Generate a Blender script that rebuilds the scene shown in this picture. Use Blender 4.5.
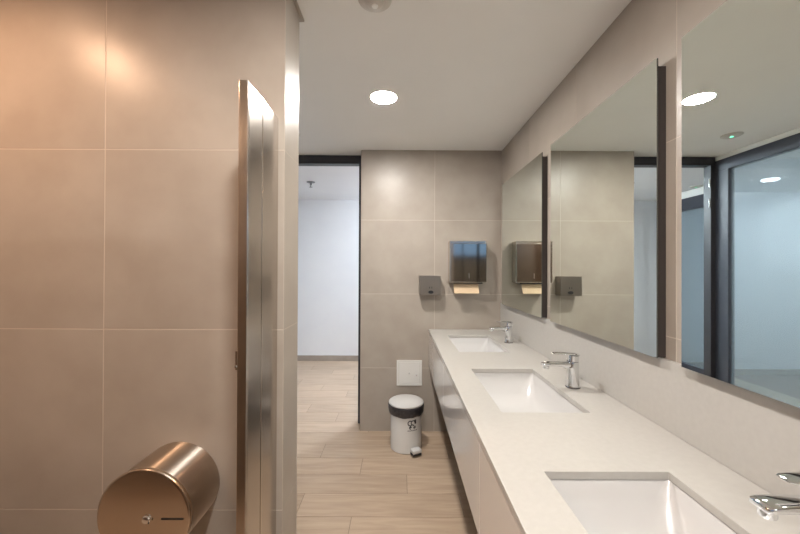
import bpy, bmesh, math, random
from mathutils import Matrix, Vector
random.seed(4)
for o in list(bpy.data.objects):
    bpy.data.objects.remove(o)
S = bpy.context.scene
C = S.collection
R = math.radians

# ------------------------------------------------------------------ camera
CAM_H = 1.362
cam = bpy.data.cameras.new('camera')
cam.sensor_width = 36.0
cam.lens = 36.0 * 350 / 800
cam.clip_start = 0.02
co = bpy.data.objects.new('camera', cam)
C.objects.link(co)
co.matrix_world = (Matrix.Translation((0, 0, CAM_H)) @ Matrix.Rotation(R(90 + 0.278), 4, 'X')
                   @ Matrix.Rotation(R(0.25), 4, 'Z'))
S.camera = co

# ------------------------------------------------------------------ world / exposure
w = bpy.data.worlds.new('world')
S.world = w
w.use_nodes = True
w.node_tree.nodes['Background'].inputs[0].default_value = (0.8, 0.88, 1.0, 1)
w.node_tree.nodes['Background'].inputs[1].default_value = 0.15
S.view_settings.view_transform = 'Standard'
S.view_settings.look = 'None'
S.view_settings.gamma = 1.0
S.view_settings.use_curve_mapping = False
S.view_settings.exposure = 1.78
LAMP = 146.0            # emission of the white downlights
WARM = 54.0            # emission of the warm downlights over the tiled bay
HALL = 113.0            # emission of the hallway downlights
CEIL = 2.36
HCEIL = 2.375

# ------------------------------------------------------------------ materials
def mat(name, col, rough=0.5, metal=0.0, spec=0.5, coat=0.0):
    m = bpy.data.materials.new(name)
    m.use_nodes = True
    b = m.node_tree.nodes['Principled BSDF']
    b.inputs['Base Color'].default_value = (*col, 1)
    b.inputs['Roughness'].default_value = rough
    b.inputs['Metallic'].default_value = metal
    b.inputs['Specular IOR Level'].default_value = spec
    b.inputs['Coat Weight'].default_value = coat
    b.inputs['Coat Roughness'].default_value = 0.05
    return m

def nodes(m):
    nt = m.node_tree
    return nt, nt.nodes, nt.links, nt.nodes['Principled BSDF']

def noise_col(m, c1, c2, scale, detail=6, stretch=(1, 1, 1), rnd=0.0, bump=0.0, rough=None, lo=0.3, hi=0.7, dist=0.0):
    nt, N, L, b = nodes(m)
    tc = N.new('ShaderNodeTexCoord')
    mp = N.new('ShaderNodeMapping'); mp.inputs['Scale'].default_value = stretch
    oi = N.new('ShaderNodeObjectInfo')
    vm = N.new('ShaderNodeVectorMath'); vm.operation = 'MULTIPLY_ADD'
    cx = N.new('ShaderNodeCombineXYZ')
    for i in range(3):
        L.new(oi.outputs['Random'], cx.inputs[i])
    L.new(tc.outputs['Object'], mp.inputs[0])
    vm.inputs[1].default_value = (37, 17, 29)
    L.new(cx.outputs[0], vm.inputs[0]); L.new(mp.outputs[0], vm.inputs[2])
    nz = N.new('ShaderNodeTexNoise')
    nz.inputs['Scale'].default_value = scale; nz.inputs['Detail'].default_value = detail
    nz.inputs['Distortion'].default_value = dist
    L.new(vm.outputs[0], nz.inputs['Vector'])
    cr = N.new('ShaderNodeValToRGB')
    cr.color_ramp.elements[0].position = lo; cr.color_ramp.elements[0].color = (*c1, 1)
    cr.color_ramp.elements[1].position = hi; cr.color_ramp.elements[1].color = (*c2, 1)
    L.new(nz.outputs['Fac'], cr.inputs[0])
    out = cr.outputs[0]
    if rnd:
        hs = N.new('ShaderNodeHueSaturation')
        mr = N.new('ShaderNodeMapRange')
        mr.inputs['To Min'].default_value = 1 - rnd; mr.inputs['To Max'].default_value = 1 + rnd
        L.new(oi.outputs['Random'], mr.inputs['Value']); L.new(mr.outputs[0], hs.inputs['Value'])
        L.new(out, hs.inputs['Color']); out = hs.outputs[0]
    L.new(out, b.inputs['Base Color'])
    if bump:
        bp = N.new('ShaderNodeBump'); bp.inputs['Strength'].default_value = bump
        bp.inputs['Distance'].default_value = 0.002
        L.new(nz.outputs['Fac'], bp.inputs['Height']); L.new(bp.outputs[0], b.inputs['Normal'])
    if rough:
        mr2 = N.new('ShaderNodeMapRange')
        mr2.inputs['To Min'].default_value = rough[0]; mr2.inputs['To Max'].default_value = rough[1]
        L.new(nz.outputs['Fac'], mr2.inputs['Value']); L.new(mr2.outputs[0], b.inputs['Roughness'])
    return m

M = {}
M['tile'] = noise_col(mat('stoneware_tile', (.4, .34, .28), .3), (.365, .313, .263), (.418, .366, .313), 5.5, 9, (1, 1, 1), .025, .10, (.30, .42))
M['grout'] = mat('grout', (.56, .49, .42), .7)
M['plank'] = noise_col(mat('wood_look_plank', (.4, .3, .2), .4), (.40, .288, .200), (.525, .398, .288), 3.2, 9, (1.0, 9, 9), .07, .05, (.34, .5), dist=.6)
M['floor_grout'] = mat('floor_grout', (.20, .15, .11), .8)
M['ceiling'] = noise_col(mat('ceiling_paint', (.66, .62, .57), .75), (.88, .86, .83), (.91, .89, .86), 2.0)
M['hall_wall'] = noise_col(mat('hallway_paint', (.82, .82, .83), .6), (.80, .805, .83), (.83, .835, .85), 3.0)
M['quartz'] = noise_col(mat('cream_quartz', (.74, .68, .61), .28), (.455, .433, .403), (.480, .458, .427), 60, 4, rnd=0)
M['ceramic'] = mat('white_ceramic', (.55, .535, .525), .26)
M['gloss'] = mat('gloss_lacquer', (.68, .635, .60), .17, coat=.5)
M['carcass'] = mat('cabinet_carcass', (.34, .30, .28), .6)
M['chrome'] = mat('chrome', (.86, .87, .88), .06, 1.0)
M['chrome_dark'] = mat('dark_gasket', (.06, .05, .05), .4)
M['aluminium'] = mat('anthracite_aluminium', (.030, .028, .034), .38)
M['aluminium_blue'] = mat('blue_grey_aluminium', (.052, .056, .075), .4)
M['black'] = mat('black_plastic', (.018, .017, .019), .35)
M['bag'] = noise_col(mat('black_bin_liner', (.03, .03, .035), .28), (.02, .02, .025), (.06, .055, .06), 60, bump=.6)
M['bin'] = mat('bin_enamel', (.72, .70, .67), .25, coat=.2)
M['lid'] = mat('bin_lid_plastic', (.63, .61, .59), .3)
M['white'] = mat('white_plastic', (.80, .78, .74), .35)
M['paper'] = mat('paper_towel', (.66, .49, .32), .85)
M['backing'] = mat('mirror_backing', (.05, .04, .037), .55)
M['laminate'] = noise_col(mat('brown_laminate', (.2, .16, .13), .45), (.19, .145, .115), (.23, .18, .145), 6)
M['gunmetal'] = mat('dull_metal', (.20, .20, .21), .35, .8)
M['base'] = noise_col(mat('skirting_tile', (.36, .30, .26), .4), (.33, .28, .24), (.40, .34, .29), 8)
M['bulb_glass'] = mat('detector_plastic', (.60, .56, .51), .4)
M['mirror'] = mat('silvered_mirror', (.89, .95, .91), .0, 1.0)
M['mirror_edge'] = mat('mirror_edge', (.10, .10, .09), .2)

def steel(name, col, rough, aniso=0.0, rot=0.0, stretch=(1, 60, 1), amp=.08):
    m = mat(name, col, rough, 1.0)
    nt, N, L, b = nodes(m)
    b.inputs['Anisotropic'].default_value = aniso
    b.inputs['Anisotropic Rotation'].default_value = rot
    tc = N.new('ShaderNodeTexCoord'); mp = N.new('ShaderNodeMapping')
    mp.inputs['Scale'].default_value = stretch
    nz = N.new('ShaderNodeTexNoise'); nz.inputs['Scale'].default_value = 14; nz.inputs['Detail'].default_value = 5
    L.new(tc.outputs['Object'], mp.inputs[0]); L.new(mp.outputs[0], nz.inputs['Vector'])
    mr = N.new('ShaderNodeMapRange')
    mr.inputs['To Min'].default_value = max(.02, rough - amp); mr.inputs['To Max'].default_value = rough + amp
    L.new(nz.outputs['Fac'], mr.inputs['Value']); L.new(mr.outputs[0], b.inputs['Roughness'])
    return m
M['steel'] = steel('brushed_steel', (.55, .50, .45), .21, 0, 0, (60, 60, 1), .04)
M['steel_round'] = steel('turned_steel', (.60, .53, .46), .33, 1.0, .25, (1, 1, 1), .02)
_nt, _N, _L, _b = nodes(M['steel_round'])
_tg = _N.new('ShaderNodeTangent'); _tg.direction_type = 'RADIAL'; _tg.axis = 'Y'
_L.new(_tg.outputs[0], _b.inputs['Tangent'])
M['steel_cover'] = steel('satin_steel_cover', (.66, .57, .48), .17, 0, 0, (1, 1, 60), .03)
M['steel_satin'] = steel('satin_steel', (.30, .268, .235), .34, 0, 0, (60, 60, 1), .03)
M['steel_plate'] = steel('satin_steel_plate', (.44, .40, .355), .085, 0, 0, (60, 60, 1), .02)
M['steel_edge'] = steel('steel_edge', (.62, .57, .51), .18, 0, 0, (60, 60, 1))

def emit(name, col, strength):
    m = bpy.data.materials.new(name); m.use_nodes = True
    nt = m.node_tree; nt.nodes.clear()
    e = nt.nodes.new('ShaderNodeEmission'); e.inputs[0].default_value = (*col, 1); e.inputs[1].default_value = strength
    o = nt.nodes.new('ShaderNodeOutputMaterial'); nt.links.new(e.outputs[0], o.inputs[0])
    return m
M['lamp'] = emit('downlight_diffuser', (1.0, .955, .90), LAMP)
M['lamp_warm'] = emit('warm_downlight_diffuser', (1.0, .62, .39), WARM)
M['lamp_hall'] = emit('hallway_downlight_diffuser', (.80, .90, 1.0), HALL)
M['lamp_side'] = emit('side_room_downlight_diffuser', (.84, .91, 1.0), HALL * .62)  # emission of the added fill lamps in the side room
M['led'] = emit('green_led', (.15, 1.0, .5), .8)
M['sky_pane'] = emit('daylit_frosted_pane', (.36, .60, 1.0), .30)  # blue glow of the added panel behind the camera

def glass(name, tint, haze, hazecol):
    m = bpy.data.materials.new(name); m.use_nodes = True
    nt = m.node_tree; nt.nodes.clear(); N = nt.nodes; L = nt.links
    t = N.new('ShaderNodeBsdfTransparent'); t.inputs[0].default_value = (*tint, 1)
    d = N.new('ShaderNodeBsdfDiffuse'); d.inputs[0].default_value = (*hazecol, 1)
    tr = N.new('ShaderNodeBsdfTranslucent'); tr.inputs[0].default_value = (*hazecol, 1)
    a = N.new('ShaderNodeMixShader'); a.inputs[0].default_value = .6
    L.new(d.outputs[0], a.inputs[1]); L.new(tr.outputs[0], a.inputs[2])
    b = N.new('ShaderNodeMixShader'); b.inputs[0].default_value = haze
    L.new(t.outputs[0], b.inputs[1]); L.new(a.outputs[0], b.inputs[2])
    g = N.new('ShaderNodeBsdfGlossy'); g.inputs[1].default_value = .01
    fr = N.new('ShaderNodeFresnel')
    ge = N.new('ShaderNodeNewGeometry'); im = N.new('ShaderNodeMapRange')     # same reflectance on both faces of the sheet
    im.inputs['To Min'].default_value = 1.45; im.inputs['To Max'].default_value = 1 / 1.45
    L.new(ge.outputs['Backfacing'], im.inputs['Value']); L.new(im.outputs[0], fr.inputs[0])
    c = N.new('ShaderNodeMixShader'); L.new(fr.outputs[0], c.inputs[0])
    L.new(b.outputs[0], c.inputs[1]); L.new(g.outputs[0], c.inputs[2])
    o = N.new('ShaderNodeOutputMaterial'); L.new(c.outputs[0], o.inputs[0])
    return m
M['glass'] = glass('blue_tinted_glass', (.85, .905, .935), .24, (.66, .76, .83))

# ------------------------------------------------------------------ helpers
def obj(name, me, m, parent=None, loc=(0, 0, 0), smooth=False):
    if isinstance(me, bmesh.types.BMesh):
        bm = me; me = bpy.data.meshes.new(name)
        bmesh.ops.recalc_face_normals(bm, faces=bm.faces)
        bm.to_mesh(me); bm.free()
        me.materials.append(M[m] if isinstance(m, str) else m)
        if smooth:
            for p in me.polygons: p.use_smooth = True
            me.set_sharp_from_angle(angle=R(smooth if smooth is not True else 40))
    o = bpy.data.objects.new(name, me); C.objects.link(o)
    o.location = loc
    if parent: o.parent = parent
    return o

def tag(o, label, cat, group=None):
    o['label'] = label; o['category'] = cat
    if group: o['group'] = group
    return o

def thing(name, label, cat, loc=(0, 0, 0), group=None, rz=0):
    o = bpy.data.objects.new(name, None); C.objects.link(o)
    o.empty_display_size = .05
    o.location = loc; o.rotation_euler = (0, 0, rz)
    return tag(o, label, cat, group)

def struct(name, bm, m, parent=None, label=None):
    o = obj(name, bm, m, parent)
    o['kind'] = 'structure'
    if label: o['label'] = label
    return o

def box(x0, x1, y0, y1, z0, z1, bm=None, bev=0.0, seg=1):
    bm = bm or bmesh.new()
    r = bmesh.ops.create_cube(bm, size=1)
    vs = r['verts']
    for v in vs:
        v.co = Vector((x0 + (v.co.x + .5) * (x1 - x0), y0 + (v.co.y + .5) * (y1 - y0), z0 + (v.co.z + .5) * (z1 - z0)))
    if bev:
        es = list({e for v in vs for e in v.link_edges})
        bmesh.ops.bevel(bm, geom=es, offset=bev, segments=seg, profile=.5, affect='EDGES')
    return bm

def loft(rings, bm=None, cap0=True, cap1=True):
    bm = bm or bmesh.new()
    vr = [[bm.verts.new(p) for p in r] for r in rings]
    n = len(rings[0])
    for a, b in zip(vr, vr[1:]):
        for i in range(n):
            bm.faces.new((a[i], a[(i + 1) % n], b[(i + 1) % n], b[i]))
    if cap0: bm.faces.new(list(reversed(vr[0])))
    if cap1: bm.faces.new(vr[-1])
    return bm

def lathe(prof, n=40, axis='Z', bm=None, cap0=True, cap1=True):
    rings = []
    for r, h in prof:
        ring = []
        for i in range(n):
            a = 2 * math.pi * i / n
            c, s = r * math.cos(a), r * math.sin(a)
            ring.append((c, s, h) if axis == 'Z' else (c, h, s) if axis == 'Y' else (h, c, s))
        rings.append(ring)
    return loft(rings, bm, cap0, cap1)

def tube(pts, rad, n=10, bm=None):
    bm = bm or bmesh.new()
    pts = [Vector(p) for p in pts]
    rings = []
    for i, p in enumerate(pts):
        d = (pts[min(i + 1, len(pts) - 1)] - pts[max(i - 1, 0)]).normalized()
        u = d.orthogonal().normalized(); v = d.cross(u)
        rings.append([p + rad * (math.cos(2 * math.pi * k / n) * u + math.sin(2 * math.pi * k / n) * v) for k in range(n)])
    return loft(rings, bm)

def rrect(cx, cy, hx, hy, r, z, n=5):
    pts = []
    for sx, sy, a0 in ((1, 1, 0), (-1, 1, 90), (-1, -1, 180), (1, -1, 270)):
        for k in range(n + 1):
            a = R(a0 + 90 * k / n)
            pts.append((cx + sx * (hx - r) + r * math.cos(a), cy + sy * (hy - r) + r * math.sin(a), z))
    return pts

_tiles = {}
def tile_mesh(du, dv, th, axis, m, bev):
    """shared bevelled slab, u x v, standing proud of the origin by th along the wall's outward normal"""
    k = (round(du, 4), round(dv, 4), axis, m)
    if k not in _tiles:
        hu, hv = du / 2, dv / 2
        if axis == '-y': bm = box(-hu, hu, -th, .004, -hv, hv, bev=bev)
        elif axis == '-x': bm = box(-th, .004, -hu, hu, -hv, hv, bev=bev)
        elif axis == '+x': bm = box(-.004, th, -hu, hu, -hv, hv, bev=bev)
        elif axis == '+y': bm = box(-hu, hu, -.004, th, -hv, hv, bev=bev)
        else: bm = box(-hu, hu, -hv, hv, -.004, th, bev=bev)
        me = bpy.data.meshes.new('tile' if axis != '+z' else 'plank')
        bmesh.ops.recalc_face_normals(bm, faces=bm.faces)
        bm.to_mesh(me); bm.free(); me.materials.append(M[m])
        _tiles[k] = me
    return _tiles[k]

def cuts(a, b, first, step):
    k = math.ceil((a - first) / step - 1e-6)
    pts = [a]
    while first + k * step < b - 1e-6:
        p = first + k * step
        if p - pts[-1] > .004: pts.append(p)
        k += 1
    pts.append(b)
    return pts

GAP = .0032
def tile_wall(parent, axis, plane, us, vs, th=.0007, m='tile', name='tile'):
    for u0, u1 in zip(us, us[1:]):
        for v0, v1 in zip(vs, vs[1:]):
            if u1 - u0 < .015 or v1 - v0 < .015: continue
            me = tile_mesh(u1 - u0 - GAP, v1 - v0 - GAP, th, axis, m, .0004)
            u, v = (u0 + u1) / 2, (v0 + v1) / 2
            s = -1 if axis[0] == '-' else 1
            p = plane - s * th
            loc = (u, p, v) if axis[1] == 'y' else (p, u, v)
            obj(name, me, None, parent, loc)

# ------------------------------------------------------------------ room shell
TH = .0007
XR = .853          # tiled wall on the right
YF = 2.94          # far tiled wall
XL = -.33          # its left end, beside the opening
YL = 1.207         # tiled wall facing the camera on the left
XS = -.40          # its corner
YS = 1.375         # far side of that wall
ZL = [.530, 1.150, 1.770]
zs = [0] + ZL + [CEIL]

wb = struct('wall_back', box(XL + TH, XR + .12, YF + TH, 3.17, 0, CEIL + .02), 'grout', label='beige tiled end wall')
tile_wall(wb, '-y', YF, cuts(XL, XR, .290 - .62, .62), zs)
tile_wall(wb, '-x', XL, [YF + .001, 3.079], zs)
wr = struct('wall_right', box(XR + TH, XR + .12, -2.1, YF, 0, CEIL + .02), 'grout', label='beige tiled wall behind the mirrors')
tile_wall(wr, '-x', XR, cuts(-2.1, YF, YF - .62 * 8, .62), zs)
wl = struct('wall_left', box(-1.9, XS - TH, YL + TH, YS - TH, 0, CEIL + .02), 'grout', label='beige tiled wall on the left')
tile_wall(wl, '-y', YL, cuts(-1.9, XS, -1.02 - .62, .62), zs)
tile_wall(wl, '+x', XS, [YL + .001, YS - .001], zs)
tile_wall(wl, '+y', YS, cuts(-1.15, XS, -1.02, .62), zs)
ws = struct('wall_side', box(-2.0, -1.9 - TH, -2.1, YS, 0, CEIL + .02), 'grout')
tile_wall(ws, '+x', -1.9, cuts(-2.1, YL, YL - .62 * 6, .62), zs)
wf = struct('wall_front', box(-2.0, XR + .12, -2.2, -2.1, 0, CEIL + .02), 'grout')
tile_wall(wf, '+y', -2.1, cuts(-1.9, XR, -1.9, .62), zs)

# low laminate screens added out of view to shade the lower left wall
struct('wall_bay_side', box(-1.9, -.445, .02, .05, .12, 1.88, bev=.002), 'laminate')
struct('wall_bay_front', box(-.447, -.42, -1.2, .25, .12, 1.88, bev=.002), 'laminate')

# unseen glowing panel added behind the camera for the towel dispenser's blue reflection
wn = struct('window_1', box(-.72, .84, -2.099, -2.06, 1.63, 2.20), 'aluminium')
obj('pane', box(-.68, .80, -2.059, -2.055, 1.665, 2.16), 'sky_pane', wn)

# hallway beyond the opening
hw = struct('wall_corridor', box(-4.6, 1.4, 5.165, 5.28, 0, HCEIL + .02), 'hall_wall')
struct('wall_corridor_right', box(1.3, 1.4, 3.14, 5.165, 0, HCEIL + .02), 'hall_wall')
struct('wall_corridor_left', box(-4.6, -4.5, YS, 5.165, 0, HCEIL + .02), 'hall_wall')
struct('wall_side_room', box(-4.5, -2.5, 4.55, 4.63, 0, HCEIL + .02), 'hall_wall')
struct('wall_side_room_near', box(-4.5, -1.9, YS - .1, YS - .001, 0, HCEIL + .02), 'hall_wall')
struct('wall_corridor_near', box(XR + .12, 1.4, 3.04, 3.14, 0, HCEIL + .02), 'hall_wall')
struct('baseboard_corridor', box(-2.5, 1.3, 5.153, 5.165, 0, .08, bev=.002), 'base')
struct('baseboard_side_room', box(-4.5, -2.5, 4.538, 4.55, 0, .08, bev=.002), 'base')

# ceilings
struct('ceiling', box(-2.0, XR + .12, -2.2, 3.14, CEIL, CEIL + .08), 'ceiling')
struct('ceiling_corridor', box(-4.6, 1.4, 3.14, 5.28, HCEIL, HCEIL + .08), 'hall_wall')
struct('ceiling_side_room', box(-4.6, -2.0, YS - .1, 3.14, HCEIL, HCEIL + .08), 'hall_wall')
t = struct('trim_1', box(-.425, -.388, -.2, 1.402, CEIL - .010, CEIL - .0005, bev=.002), 'tile', label='narrow ceiling edge trim over the tiled wall corner')

# floor of wood-look planks
fl = struct('floor', box(-4.6, 1.4, -2.2, 5.28, -.1, -.0015), 'floor_grout', label='wood-look plank tile floor')
PW, PL = .198, .93
def plank_row(k, xa, xb):
    y1 = 2.72 - PW * k; y0 = y1 - PW
    off = -.57 + .31 * k
    xs = cuts(xa, xb, off - PL * 8, PL)
    for a, b in zip(xs, xs[1:]):
        if b - a < .01: continue
        me = tile_mesh(b - a - .0028, PW - .0028, .0015, '+z', 'plank', .0006)
        obj('plank', me, None, fl, ((a + b) / 2, (y0 + y1) / 2, -.0015))
for k in range(-13, 15):
    y0 = 2.72 - PW * (k + 1)
    plank_row(k, -2.6 if y0 > 2.4 else -1.9, 1.3 if y0 > 3.0 else XR)
# ------------------------------------------------------------------ aluminium framed opening, glazed partitions
YD = 3.10
door = struct('door_1', box(-1.14, XL, YD - .02, YD + .055, 2.284, CEIL - .001, bev=.002), 'aluminium', label='dark aluminium door frame of the opening to the hallway')
obj('stop_rail', box(-1.10, XL - .036, YD - .026, YD - .02, 2.284, 2.300), 'black', door)
obj('jamb', box(XL - .034, XL - .001, YD - .02, YD + .055, 0, 2.284, bev=.002), 'aluminium', door)
lj = obj('jamb', box(-1.142, -1.10, YD - .02, YD + .055, 0, 2.284, bev=.002), 'aluminium', door)
for z in (2.13, 1.95, .35):
    h = obj('hinge', lathe([(.006, z - .035), (.006, z + .035)], 12), 'chrome', lj, (-1.094, YD - .012, 0), smooth=True)

def partition(name, label, x, y0, y1, mulls, ztop, zlin, zbot, soffit=None):
    p = thing(name, label, 'partition', (x, (y0 + y1) / 2, 0))
    yc = (y0 + y1) / 2
    hw2 = .028
    obj('top_rail', box(-hw2, hw2, y0 - yc, y1 - yc, zlin, ztop, bev=.002), 'aluminium_blue', p)
    if soffit: obj('head_panel', box(-hw2 + .006, hw2 - .006, y0 - yc, y1 - yc, ztop, soffit), 'ceiling', p)
    obj('bottom_rail', box(-hw2, hw2, y0 - yc, y1 - yc, 0, zbot, bev=.002), 'aluminium_blue', p)
    edges = []
    for a, b in mulls:
        obj('post', box(-hw2, hw2, a - yc, b - yc, zbot, zlin, bev=.002), 'aluminium_blue', p)
        edges.append((a, b))
    for (a, b), (c, d) in zip(edges, edges[1:]):
        obj('glass_pane', box(-.005, .005, b - yc - .004, c - yc + .004, zbot - .004, zlin + .004), 'glass', p)
    return p
partition('glass_partition', 'blue glazed partition with wide dark post and head rail, reflected in the nearest mirror', -1.172, YS + .001, YD + .06,
          [(YS + .001, YS + .06), (2.2, 2.26), (2.965, YD + .06)], 2.322, 2.225, .06, CEIL - .001)
partition('glass_partition', 'glazed hallway screen with dark rails seen beyond the door opening in the mirror', -2.06, 4.02, 4.95,
          [(4.02, 4.08), (4.90, 4.95)], 2.284, 2.13, .16, HCEIL - .001)

# ------------------------------------------------------------------ vanity: worktop, cabinet, splashback
XC = .244; ZC = .855; TT = .020
SINK_Y = (2.413, 1.513, .611); SX0, SX1, SL = .364, .677, .27
def slab_with_holes(xs, ys, holes, z0, z1):
    bm = bmesh.new(); V = {}
    def vt(i, j, k):
        if (i, j, k) not in V: V[(i, j, k)] = bm.verts.new((xs[i], ys[j], (z0, z1)[k]))
        return V[(i, j, k)]
    nx, ny = len(xs) - 1, len(ys) - 1
    solid = lambda i, j: 0 <= i < nx and 0 <= j < ny and (i, j) not in holes
    for i in range(nx):
        for j in range(ny):
            if not solid(i, j): continue
            for k in (0, 1):
                bm.faces.new([vt(i, j, k), vt(i + 1, j, k), vt(i + 1, j + 1, k), vt(i, j + 1, k)])
            for di, dj, a, b in ((-1, 0, (i, j), (i, j + 1)), (1, 0, (i + 1, j), (i + 1, j + 1)), (0, -1, (i, j), (i + 1, j)), (0, 1, (i, j + 1), (i + 1, j + 1))):
                if not solid(i + di, j + dj):
                    bm.faces.new([vt(*a, 0), vt(*b, 0), vt(*b, 1), vt(*a, 1)])
    return bm
ys = [-.35]
for y in sorted(SINK_Y): ys += [y - SL, y + SL]
ys.append(YF - .001)
bmw = slab_with_holes([XC, SX0, SX1, XR - .001], ys, {(1, 1), (1, 3), (1, 5)}, ZC - TT, ZC)
wt = obj('vanity_worktop', bmw, 'quartz')
bv = wt.modifiers.new('edge', 'BEVEL'); bv.width = .0015; bv.segments = 2; bv.limit_method = 'ANGLE'; bv.angle_limit = R(60)
tag(wt, 'long cream stone worktop with three rectangular basin cutouts', 'worktop')
sp = obj('splashback', box(XR - .009, XR - .0005, -.35, YF - .001, ZC + .0005, 1.078, bev=.0008), 'quartz')
tag(sp, 'cream stone splashback strip between the worktop and the mirrors', 'splashback')

cab = thing('vanity_cabinet', 'wall-hung glossy off-white cabinet under the cream worktop', 'cabinet', (.55, 1.3, .54))
def cb(name, x0, x1, y0, y1, z0, z1, m, bev=.001):
    return obj(name, box(x0 - .55, x1 - .55, y0 - 1.3, y1 - 1.3, z0 - .54, z1 - .54, bev=bev), m, cab)
cb('bottom_panel', XC + .021, XR - .001, -.33, YF - .002, .54, .558, 'carcass')
cb('back_panel', XR - .02, XR - .002, -.33, YF - .002, .559, .66, 'carcass')
for y in (-.33, .16, 1.06, 1.955, YF - .022):
    cb('side_panel', XC + .021, XR - .021, y, y + .018, .559, ZC - TT - .15 if 0 < y < 2.5 else ZC - TT - .001, 'carcass')
for a, b in ((-.33, .168), (.1705, 1.068), (1.0705, 1.963), (1.9655, YF - .003)):
    cb('front_panel', XC + .001, XC + .020, a, b, .541, ZC - TT - .0008, 'gloss')

def make_sink(y, label):
    s = thing('undermount_sink', label, 'sink', ((SX0 + SX1) / 2, y, ZC - TT - .15), group='basins set in the worktop')
    hx, hy = (SX1 - SX0) / 2, SL
    zt = .1492
    rings = [rrect(0, 0, hx + .022, hy + .022, .02, zt), rrect(0, 0, hx + .004, hy + .004, .012, zt),
             rrect(0, 0, hx + .001, hy + .000, .014, zt - .006), rrect(-.002, 0, hx - .006, hy - .012, .035, zt - .035),
             rrect(-.004, 0, hx - .022, hy - .045, .06, zt - .085), rrect(-.004, 0, hx - .045, hy - .085, .075, zt - .112),
             rrect(-.004, 0, hx - .085, hy - .15, .065, zt - .122), rrect(-.004, 0, .022, .022, .0219, zt - .127)]
    inner = rings
    outer = [rrect(-.004, 0, .03, .03, .0299, zt - .137), rrect(-.004, 0, hx - .03, hy - .075, .05, zt - .122),
             rrect(0, 0, hx + .012, hy + .006, .03, zt - .04), rrect(0, 0, hx + .022, hy + .022, .02, zt - .012)]
    bm = loft(inner + outer, cap0=False, cap1=False)
    # close outer top to the first ring
    bm.verts.ensure_lookup_table(); n = len(rings[0]); tot = len(bm.verts)
    for i in range(n):
        a, b = bm.verts[i], bm.verts[(i + 1) % n]; c, d = bm.verts[tot - n + (i + 1) % n], bm.verts[tot - n + i]
        bm.faces.new((a, b, c, d))
    obj('bowl', bm, 'ceramic', s, smooth=35)
    obj('drain', lathe([(.0, zt - .136), (.021, zt - .136), (.021, zt - .1262), (.018, zt - .124), (.010, zt - .1225), (.002, zt - .122)], 24), 'chrome', s, (-.004, 0, 0), smooth=True)
    return s
make_sink(SINK_Y[0], 'white rectangular basin farthest from the camera, by the tiled end wall')
make_sink(SINK_Y[1], 'white rectangular basin in the middle of the worktop')
make_sink(SINK_Y[2], 'white rectangular basin nearest the camera, cut by the lower frame edge')

# ------------------------------------------------------------------ faucets (spout towards -x)
def oval(cx, rx, ry, z, n=28, p=2.6):
    out = []
    for i in range(n):
        a = 2 * math.pi * i / n; c, s = math.cos(a), math.sin(a)
        out.append((cx + rx * math.copysign(abs(c) ** (2 / p), c), ry * math.copysign(abs(s) ** (2 / p), s), z))
    return out
def xsec(x, cz, hy, hz, n=20, p=3.0):
    out = []
    for i in range(n):
        a = 2 * math.pi * i / n; c, s = math.cos(a), math.sin(a)
        out.append((x, hy * math.copysign(abs(c) ** (2 / p), c), cz + hz * math.copysign(abs(s) ** (2 / p), s)))
    return out
def make_faucet(x, y, label):
    f = thing('basin_faucet', label, 'faucet', (x, y, ZC + .0005), group='single-lever basin faucets')
    obj('base_ring', loft([oval(0, .029, .027, 0), oval(0, .029, .027, .003), oval(0, .0275, .0255, .0045)]), 'chrome_dark', f, smooth=True)
    obj('body', loft([oval(0, .0275, .0255, .0045), oval(0, .0262, .0245, .010), oval(-.0005, .0242, .0235, .04), oval(-.0005, .0236, .023, .080),
                      oval(-.0005, .0238, .023, .1085), oval(-.0005, .0228, .022, .1105)]), 'chrome', f, smooth=True)
    sp_ = obj('spout', loft([xsec(-.012, .097, .0195, .0125), xsec(-.035, .0975, .019, .0112), xsec(-.065, .0995, .0195, .0095),
                             xsec(-.10, .0995, .0205, .0088), xsec(-.122, .0985, .0205, .0085), xsec(-.129, .098, .019, .0070), xsec(-.1315, .0978, .015, .0045)]), 'chrome', f, smooth=50)
    obj('aerator', loft([oval(-.115, .0125, .0125, .079, 20, 2), oval(-.115, .0135, .0135, .0815, 20, 2), oval(-.115, .0135, .0135, .0905, 20, 2)]), 'chrome', sp_, smooth=True)
    obj('lever_neck', loft([oval(.002, .0205, .0205, .1118), oval(.003, .0205, .0205, .124), oval(.0035, .0205, .0205, .1368)]), 'chrome', f, smooth=True)
    obj('collar', loft([oval(0, .0215, .0210, .1104), oval(0, .0215, .0210, .1119)]), 'chrome_dark', f, smooth=True)
    obj('lever', loft([xsec(.0265, .139, .012, .0022), xsec(.022, .1405, .0185, .0042), xsec(.0, .1425, .021, .0052), xsec(-.03, .144, .0195, .0040),
                       xsec(-.06, .1445, .0175, .0032), xsec(-.082, .1440, .0155, .0026), xsec(-.088, .1437, .012, .0014)]), 'chrome', f, smooth=50)
    obj('marker_dot', lathe([(.003, 0), (.003, .0012), (.0018, .0016)], 12, 'X'), M['lid'], f, (-.0262, 0, .122))
    return f
make_faucet(.752, 2.420, 'chrome single-lever faucet at the farthest basin')
make_faucet(.747, 1.512, 'chrome single-lever faucet at the middle basin')
make_faucet(.756, .611, 'chrome single-lever faucet at the nearest basin, cut by the right frame edge')

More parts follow.
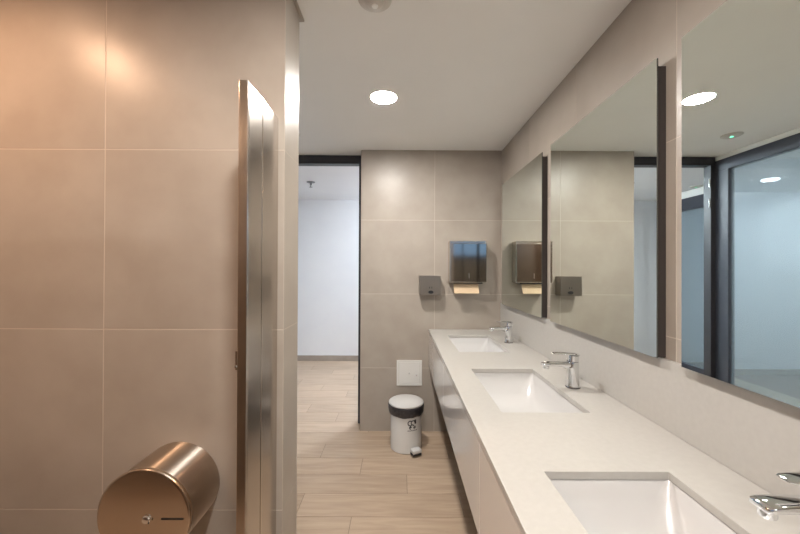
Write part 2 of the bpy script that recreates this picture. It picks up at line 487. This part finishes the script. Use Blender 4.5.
# ------------------------------------------------------------------ mirrors
XM = .818; MZ0, MZ1 = 1.081, 2.039
def make_mirror(y0, y1, label):
    yc = (y0 + y1) / 2; h = (y1 - y0) / 2
    m = thing('wall_mirror', label, 'mirror', (XM, yc, MZ0), group='frameless mirrors above the vanity')
    g = box(0, .005, -h, h, 0, MZ1 - MZ0)
    me_o = obj('glass_sheet', g, 'mirror_edge', m)
    me_o.data.materials.append(M['mirror'])
    for p in me_o.data.polygons:
        if p.normal.x < -.9: p.material_index = 1
    obj('backing_frame', box(.0053, XR - XM - .0005, -h + .006, h - .02, .001, MZ1 - MZ0 - .022), 'backing', m)
    return m
make_mirror(2.022, 2.809, 'frameless mirror farthest from the camera, beside the tiled end wall')
make_mirror(1.116, 1.903, 'frameless mirror in the middle of the row of three')
make_mirror(.23, 1.017, 'frameless mirror nearest the camera, cut by the right frame edge')

# ------------------------------------------------------------------ lights in the ceiling
def downlight(x, y, z, lab, m, r=.0735, k=.03):
    d = thing('ceiling_downlight', lab, 'ceiling light', (x, y, z), group='round ceiling downlights')
    obj('rim', lathe([(r + .006, 0), (r + .006, -.0022), (r + .004, -.003), (r + .001, -.003 if k < .5 else -.001), (r + .0005, -.0003), (r + .0005, 0)], 48, cap0=False, cap1=False), 'white', d, smooth=True)
    obj('diffuser', lathe([(r, -.0004), (r, -.008 * k - .0008), (r * .96, -.012 * k - .001), (r * .85, -.0145 * k - .001), (r * .5, -.0165 * k - .001), (r * .05, -.017 * k - .001)], 48), m, d)
    return d
downlight(-.099, 2.035, CEIL, 'round glowing downlight in the ceiling before the tiled end wall', 'lamp')
downlight(-.099, .385, CEIL, 'round glowing downlight in the ceiling above the camera', 'lamp')
downlight(-.099, -1.265, CEIL, 'round glowing downlight in the ceiling behind the camera', 'lamp')
downlight(-1.39, .72, CEIL, 'round warm downlight above the tiled bay on the left', 'lamp_warm')
downlight(-1.37, -.40, CEIL, 'round warm downlight behind the camera on the left', 'lamp_warm')
downlight(.13, 3.88, HCEIL, 'round cool downlight of the hallway just behind the tiled end wall', 'lamp_hall', k=1.2)
downlight(.50, 4.90, HCEIL, 'round cool downlight at the end of the hallway behind the tiled end wall', 'lamp_hall', k=5.0)  # added lamp, hidden by the end wall, to brighten the hallway ceiling
downlight(-3.6, 3.6, HCEIL, 'round cool downlight in the far corner of the side room', 'lamp_side', k=.8)  # added out of view to brighten the side room
downlight(-2.6, 2.5, HCEIL, 'round cool downlight deep in the side room behind the glazed partition', 'lamp_side', k=.8)  # added fill, lifts the room seen through the blue glass

# smoke detector, emergency light, sprinkler
sd = thing('smoke_detector', 'round beige smoke detector on the ceiling at the top frame edge', 'smoke detector', (-.097, 1.285, CEIL - .0005))
obj('base_plate', lathe([(.062, 0), (.062, -.008), (.058, -.012), (.04, -.016)], 40), 'bulb_glass', sd, smooth=True)
dm = obj('sensor_head', lathe([(.034, -.0162), (.032, -.022), (.024, -.028), (.018, -.030)], 32), 'bulb_glass', sd, smooth=30)
obj('lens', lathe([(.012, -.0302), (.010, -.034), (.004, -.036)], 24), 'white', dm, smooth=True)
def emergency(x, y, z, label):
    e = thing('emergency_light', label, 'emergency light', (x, y, z - .0005), group='ceiling emergency lights')
    obj('cover', lathe([(.065, 0), (.065, -.004), (.055, -.010), (.03, -.012)], 36), 'bulb_glass', e, smooth=30)
    obj('led', lathe([(.011, -.0122), (.010, -.0145), (.005, -.015)], 20), 'led', e)
emergency(-.81, 2.58, CEIL, 'round ceiling emergency light with green lamp, seen in the nearest mirror')
emergency(-1.95, 4.24, HCEIL, 'hallway ceiling emergency light with green lamp, seen beyond the door in the mirror')
sk = thing('fire_sprinkler', 'small pendent fire sprinkler on the white hallway ceiling', 'sprinkler', (-1.05, 4.1, HCEIL - .0005))
obj('rosette', lathe([(.05, 0), (.048, -.006), (.02, -.014)], 28), 'gunmetal', sk, smooth=True)
obj('body', lathe([(.012, -.0142), (.012, -.036), (.006, -.038), (.006, -.060)], 16), 'gunmetal', sk, smooth=30)
obj('deflector', lathe([(.019, -.0602), (.019, -.0625)], 20), 'gunmetal', sk)

# ------------------------------------------------------------------ things on the end wall
pd = thing('paper_towel_dispenser', 'square steel paper towel dispenser with a towel hanging out', 'towel dispenser', (.5565, YF, 1.252))
hw_, dp, hh = .1415, .124, .319
obj('housing', box(-hw_ - .012, hw_, -dp + .012, -.0004, 0, hh + .018, bev=.003), 'steel_edge', pd)
fr_ = obj('front_cover', box(-hw_ + .001, hw_ - .001, -dp, -dp + .0115, .004, hh - .002, bev=.004, seg=2), 'steel_plate', pd)
obj('lock_slot', box(-.004, .004, -dp - .0015, -dp - .0001, .035, .075, bev=.0005), 'chrome', fr_)
obj('outlet_lip', box(-hw_ + .02, hw_ - .03, -dp + .014, -.02, -.010, -.0005), 'black', pd)
pt = bmesh.new()
pw = .1025
prof = [(-.075, .002), (-.078, -.03), (-.092, -.055), (-.112, -.088), (-.1145, -.0875), (-.0945, -.053), (-.0805, -.03), (-.0775, .002)]
loft([[(x, a, b) for a, b in prof] for x in (-pw - .015, pw - .018)], pt)
obj('paper_towel', pt, 'paper', pd)
obj('paper_fold', box(-pw - .010, pw - .025, -.074, -.060, -.045, .001, bev=.001), 'paper', pd)

sdp = thing('soap_dispenser', 'small steel soap dispenser with black push button', 'soap dispenser', (.245, YF, 1.147))
def trap(z, w, y):
    return [(-w, -.0004, z), (w, -.0004, z), (w, -y, z), (-w, -y, z)]
bm = loft([trap(0, .083, .098), trap(.012, .086, .098), trap(.158, .086, .098)])
es = [e for e in bm.edges if abs(e.calc_face_angle(0)) > .5]
bmesh.ops.bevel(bm, geom=es, offset=.004, segments=2, affect='EDGES')
obj('body', bm, 'steel_satin', sdp, smooth=30)
obj('push_button', loft([[(.006 + .021 * math.cos(a), -.0965 + .004 * y_, .026 + .013 * math.sin(a)) for a in [2 * math.pi * i / 20 for i in range(20)]] for y_ in (3, -.5, -2)]), 'black', sdp, smooth=40)
for dx in (-.004, .014):
    obj('level_window', box(dx - .0022, dx + .0022, -.0988, -.09, .055, .070), 'black', sdp)

ap = thing('access_panel', 'white square service hatch on the tiled end wall above the bin', 'access panel', (.0815, YF, .385))
obj('frame', slab_with_holes([-.105, -.088, .088, .105], [0, .017, .193, .21], {(1, 1)}, -.008, -.0005), 'white', ap)
ap.children[0].data.transform(Matrix(((1, 0, 0, 0), (0, 0, 1, 0), (0, 1, 0, 0), (0, 0, 0, 1))))
dr = obj('hatch_door', box(-.0865, .0865, -.0065, -.0006, .0185, .1915, bev=.001), 'white', ap)
obj('latch', lathe([(.007, 0), (.007, -.008), (.005, -.011)], 16, 'Y'), 'lid', dr, (.0, -.0066, .105), smooth=True)
obj('latch', lathe([(.007, 0), (.007, -.012), (.005, -.016)], 16, 'Y'), 'chrome', dr, (.058, -.0066, .088), smooth=True)

# ------------------------------------------------------------------ pedal bin
bn = thing('pedal_bin', 'round white pedal bin with a black liner folded over its rim', 'bin', (.052, 2.688, 0), rz=R(4))
obj('body', lathe([(.112, 0), (.118, .004), (.1185, .02), (.1185, .29), (.116, .31)], 56, cap1=False), 'bin', bn, smooth=30)
rngs = []
for z, r, a in ((.256, .1225, .002), (.262, .130, .002), (.285, .1355, .0015), (.31, .1375, .002), (.322, .137, .001), (.324, .118, .0)):
    ring = []
    for i in range(72):
        t_ = 2 * math.pi * i / 72
        rr = r + .0012 * math.sin(13 * t_ + z * 90) + .0008 * math.sin(29 * t_)
        ring.append((rr * math.cos(t_), rr * math.sin(t_), z + a * math.sin(5 * t_ + 1) + (a * .6) * math.sin(11 * t_)))
    rngs.append(ring)
obj('bin_liner', loft(rngs, cap0=False, cap1=False), 'bag', bn, smooth=60)
obj('lid', lathe([(.120, .3245), (.1315, .326), (.1335, .332), (.131, .338), (.120, .346), (.090, .354), (.05, .359), (.01, .361)], 56), 'lid', bn, smooth=30)
pdl = obj('pedal', box(-.036, .036, -.180, -.126, .026, .052, bev=.007, seg=2), 'lid', bn, smooth=40)
pa = obj('pedal_arm', box(-.022, .022, -.130, -.095, .008, .0255, bev=.002), 'black', bn)
pp = obj('pedal_pad', box(-.034, .034, -.177, -.1305, .012, .0258, bev=.001), 'black', bn)
for o_ in (pdl, pa, pp): o_.rotation_euler = (0, 0, R(23))
bn.scale = (1, 1, 1.035)
# printed mark on the body: small ink strokes
def on_body(u, z, lift=.0006):
    a = -math.pi / 2 + u / .1185
    return ((.1185 + lift) * math.cos(a), (.1185 + lift) * math.sin(a), z)
pm = bmesh.new()
def stroke(pts, wd):
    for (u0, z0), (u1, z1) in zip(pts, pts[1:]):
        dx, dz = u1 - u0, z1 - z0; l = math.hypot(dx, dz) or 1
        nx, nz = -dz / l * wd / 2, dx / l * wd / 2
        vs = [pm.verts.new(on_body(u, z)) for u, z in ((u0 + nx, z0 + nz), (u0 - nx, z0 - nz), (u1 - nx, z1 - nz), (u1 + nx, z1 + nz))]
        pm.faces.new(vs)
def arc(cx, cz, r, a0, a1, n=10):
    return [(cx + r * math.cos(R(a0 + (a1 - a0) * k / n)), cz + r * math.sin(R(a0 + (a1 - a0) * k / n))) for k in range(n + 1)]
cu, cz_ = .036, .207
stroke(arc(cu - .016, cz_ + .012, .017, 60, 300),.0075)
stroke(arc(cu + .006, cz_ + .014, .015, 30, 250),.0075)
stroke([(cu + .024, cz_ + .034), (cu + .026, cz_ + .004)], .015)
stroke(arc(cu + .000, cz_ - .016, .016, -20, 200),.0075)
stroke(arc(cu - .014, cz_ - .020, .008, 0, 300),.0075)
stroke(arc(cu + .018, cz_ - .018, .008, 180, 420),.0075)
stroke([(cu - .036 + .006 * k, cz_ - .041 + (.004 if k % 2 else -.003)) for k in range(14)], .003)
obj('printed_mark', pm, 'black', bn)

# ------------------------------------------------------------------ steel fittings on the left wall
sp2 = thing('steel_screen', 'tall narrow brushed steel screen projecting from the left tiled wall', 'screen', (-.433, YL, .25))
zt = 1.880 - .25
obj('front_leaf', box(-.0115, .0130, -.2375, -.1405, 0, zt, bev=.0018, seg=2), 'steel', sp2)
obj('rear_leaf', box(-.0115, .0118, -.1375, -.0008, 0, zt, bev=.0018, seg=2), 'steel', sp2)
obj('seam_strip', box(.0120, .0145, -.1435, -.1345, .001, zt - .001, bev=.0006), 'steel_edge', sp2)
obj('edge_cap', box(-.0130, .0134, -.2460, -.2380, -.001, zt + .001, bev=.0018, seg=2), 'steel_edge', sp2)
lt = obj('latch', box(-.0205, -.0120, -.243, -.215, .83, .885, bev=.002), 'steel_edge', sp2)
obj('screw', lathe([(.004, 0), (.004, -.0025), (.002, -.0035)], 14, 'Y'), 'chrome', lt, (-.0165, -.2432, .840), smooth=True)

rd = thing('toilet_roll_dispenser', 'round brushed steel toilet roll dispenser on the left tiled wall', 'roll dispenser', (-.752, YL, .628))
RR = .139
obj('wall_plate', lathe([(RR - .006, -.0004), (RR - .006, -.006), (RR - .008, -.0078)], 64, 'Y'), 'steel_edge', rd, smooth=30)
drum = obj('drum', lathe([(RR - .003, -.0012), (RR - .003, -.160)], 80, 'Y', cap0=False, cap1=False), 'steel_round', rd, smooth=True)
cov = obj('front_cover', lathe([(RR - .0025, -.1601), (RR, -.162), (RR, -.170), (RR - .002, -.1735), (RR - .006, -.1752), (RR - .0075, -.1752)], 80, 'Y', cap1=True), 'steel_cover', rd, smooth=25)
lk = obj('lock', lathe([(.0125, -.1753), (.0125, -.179), (.010, -.182), (.006, -.1828)], 24, 'Y'), 'chrome', cov, (.011, 0, -.005), smooth=30)
obj('keyhole', box(.0095, .0125, -.1834, -.1829, -.009, -.001), 'black', lk)
obj('maker_plate', box(.054, .119, -.1762, -.1753, -.0065, -.0015), 'black', cov)
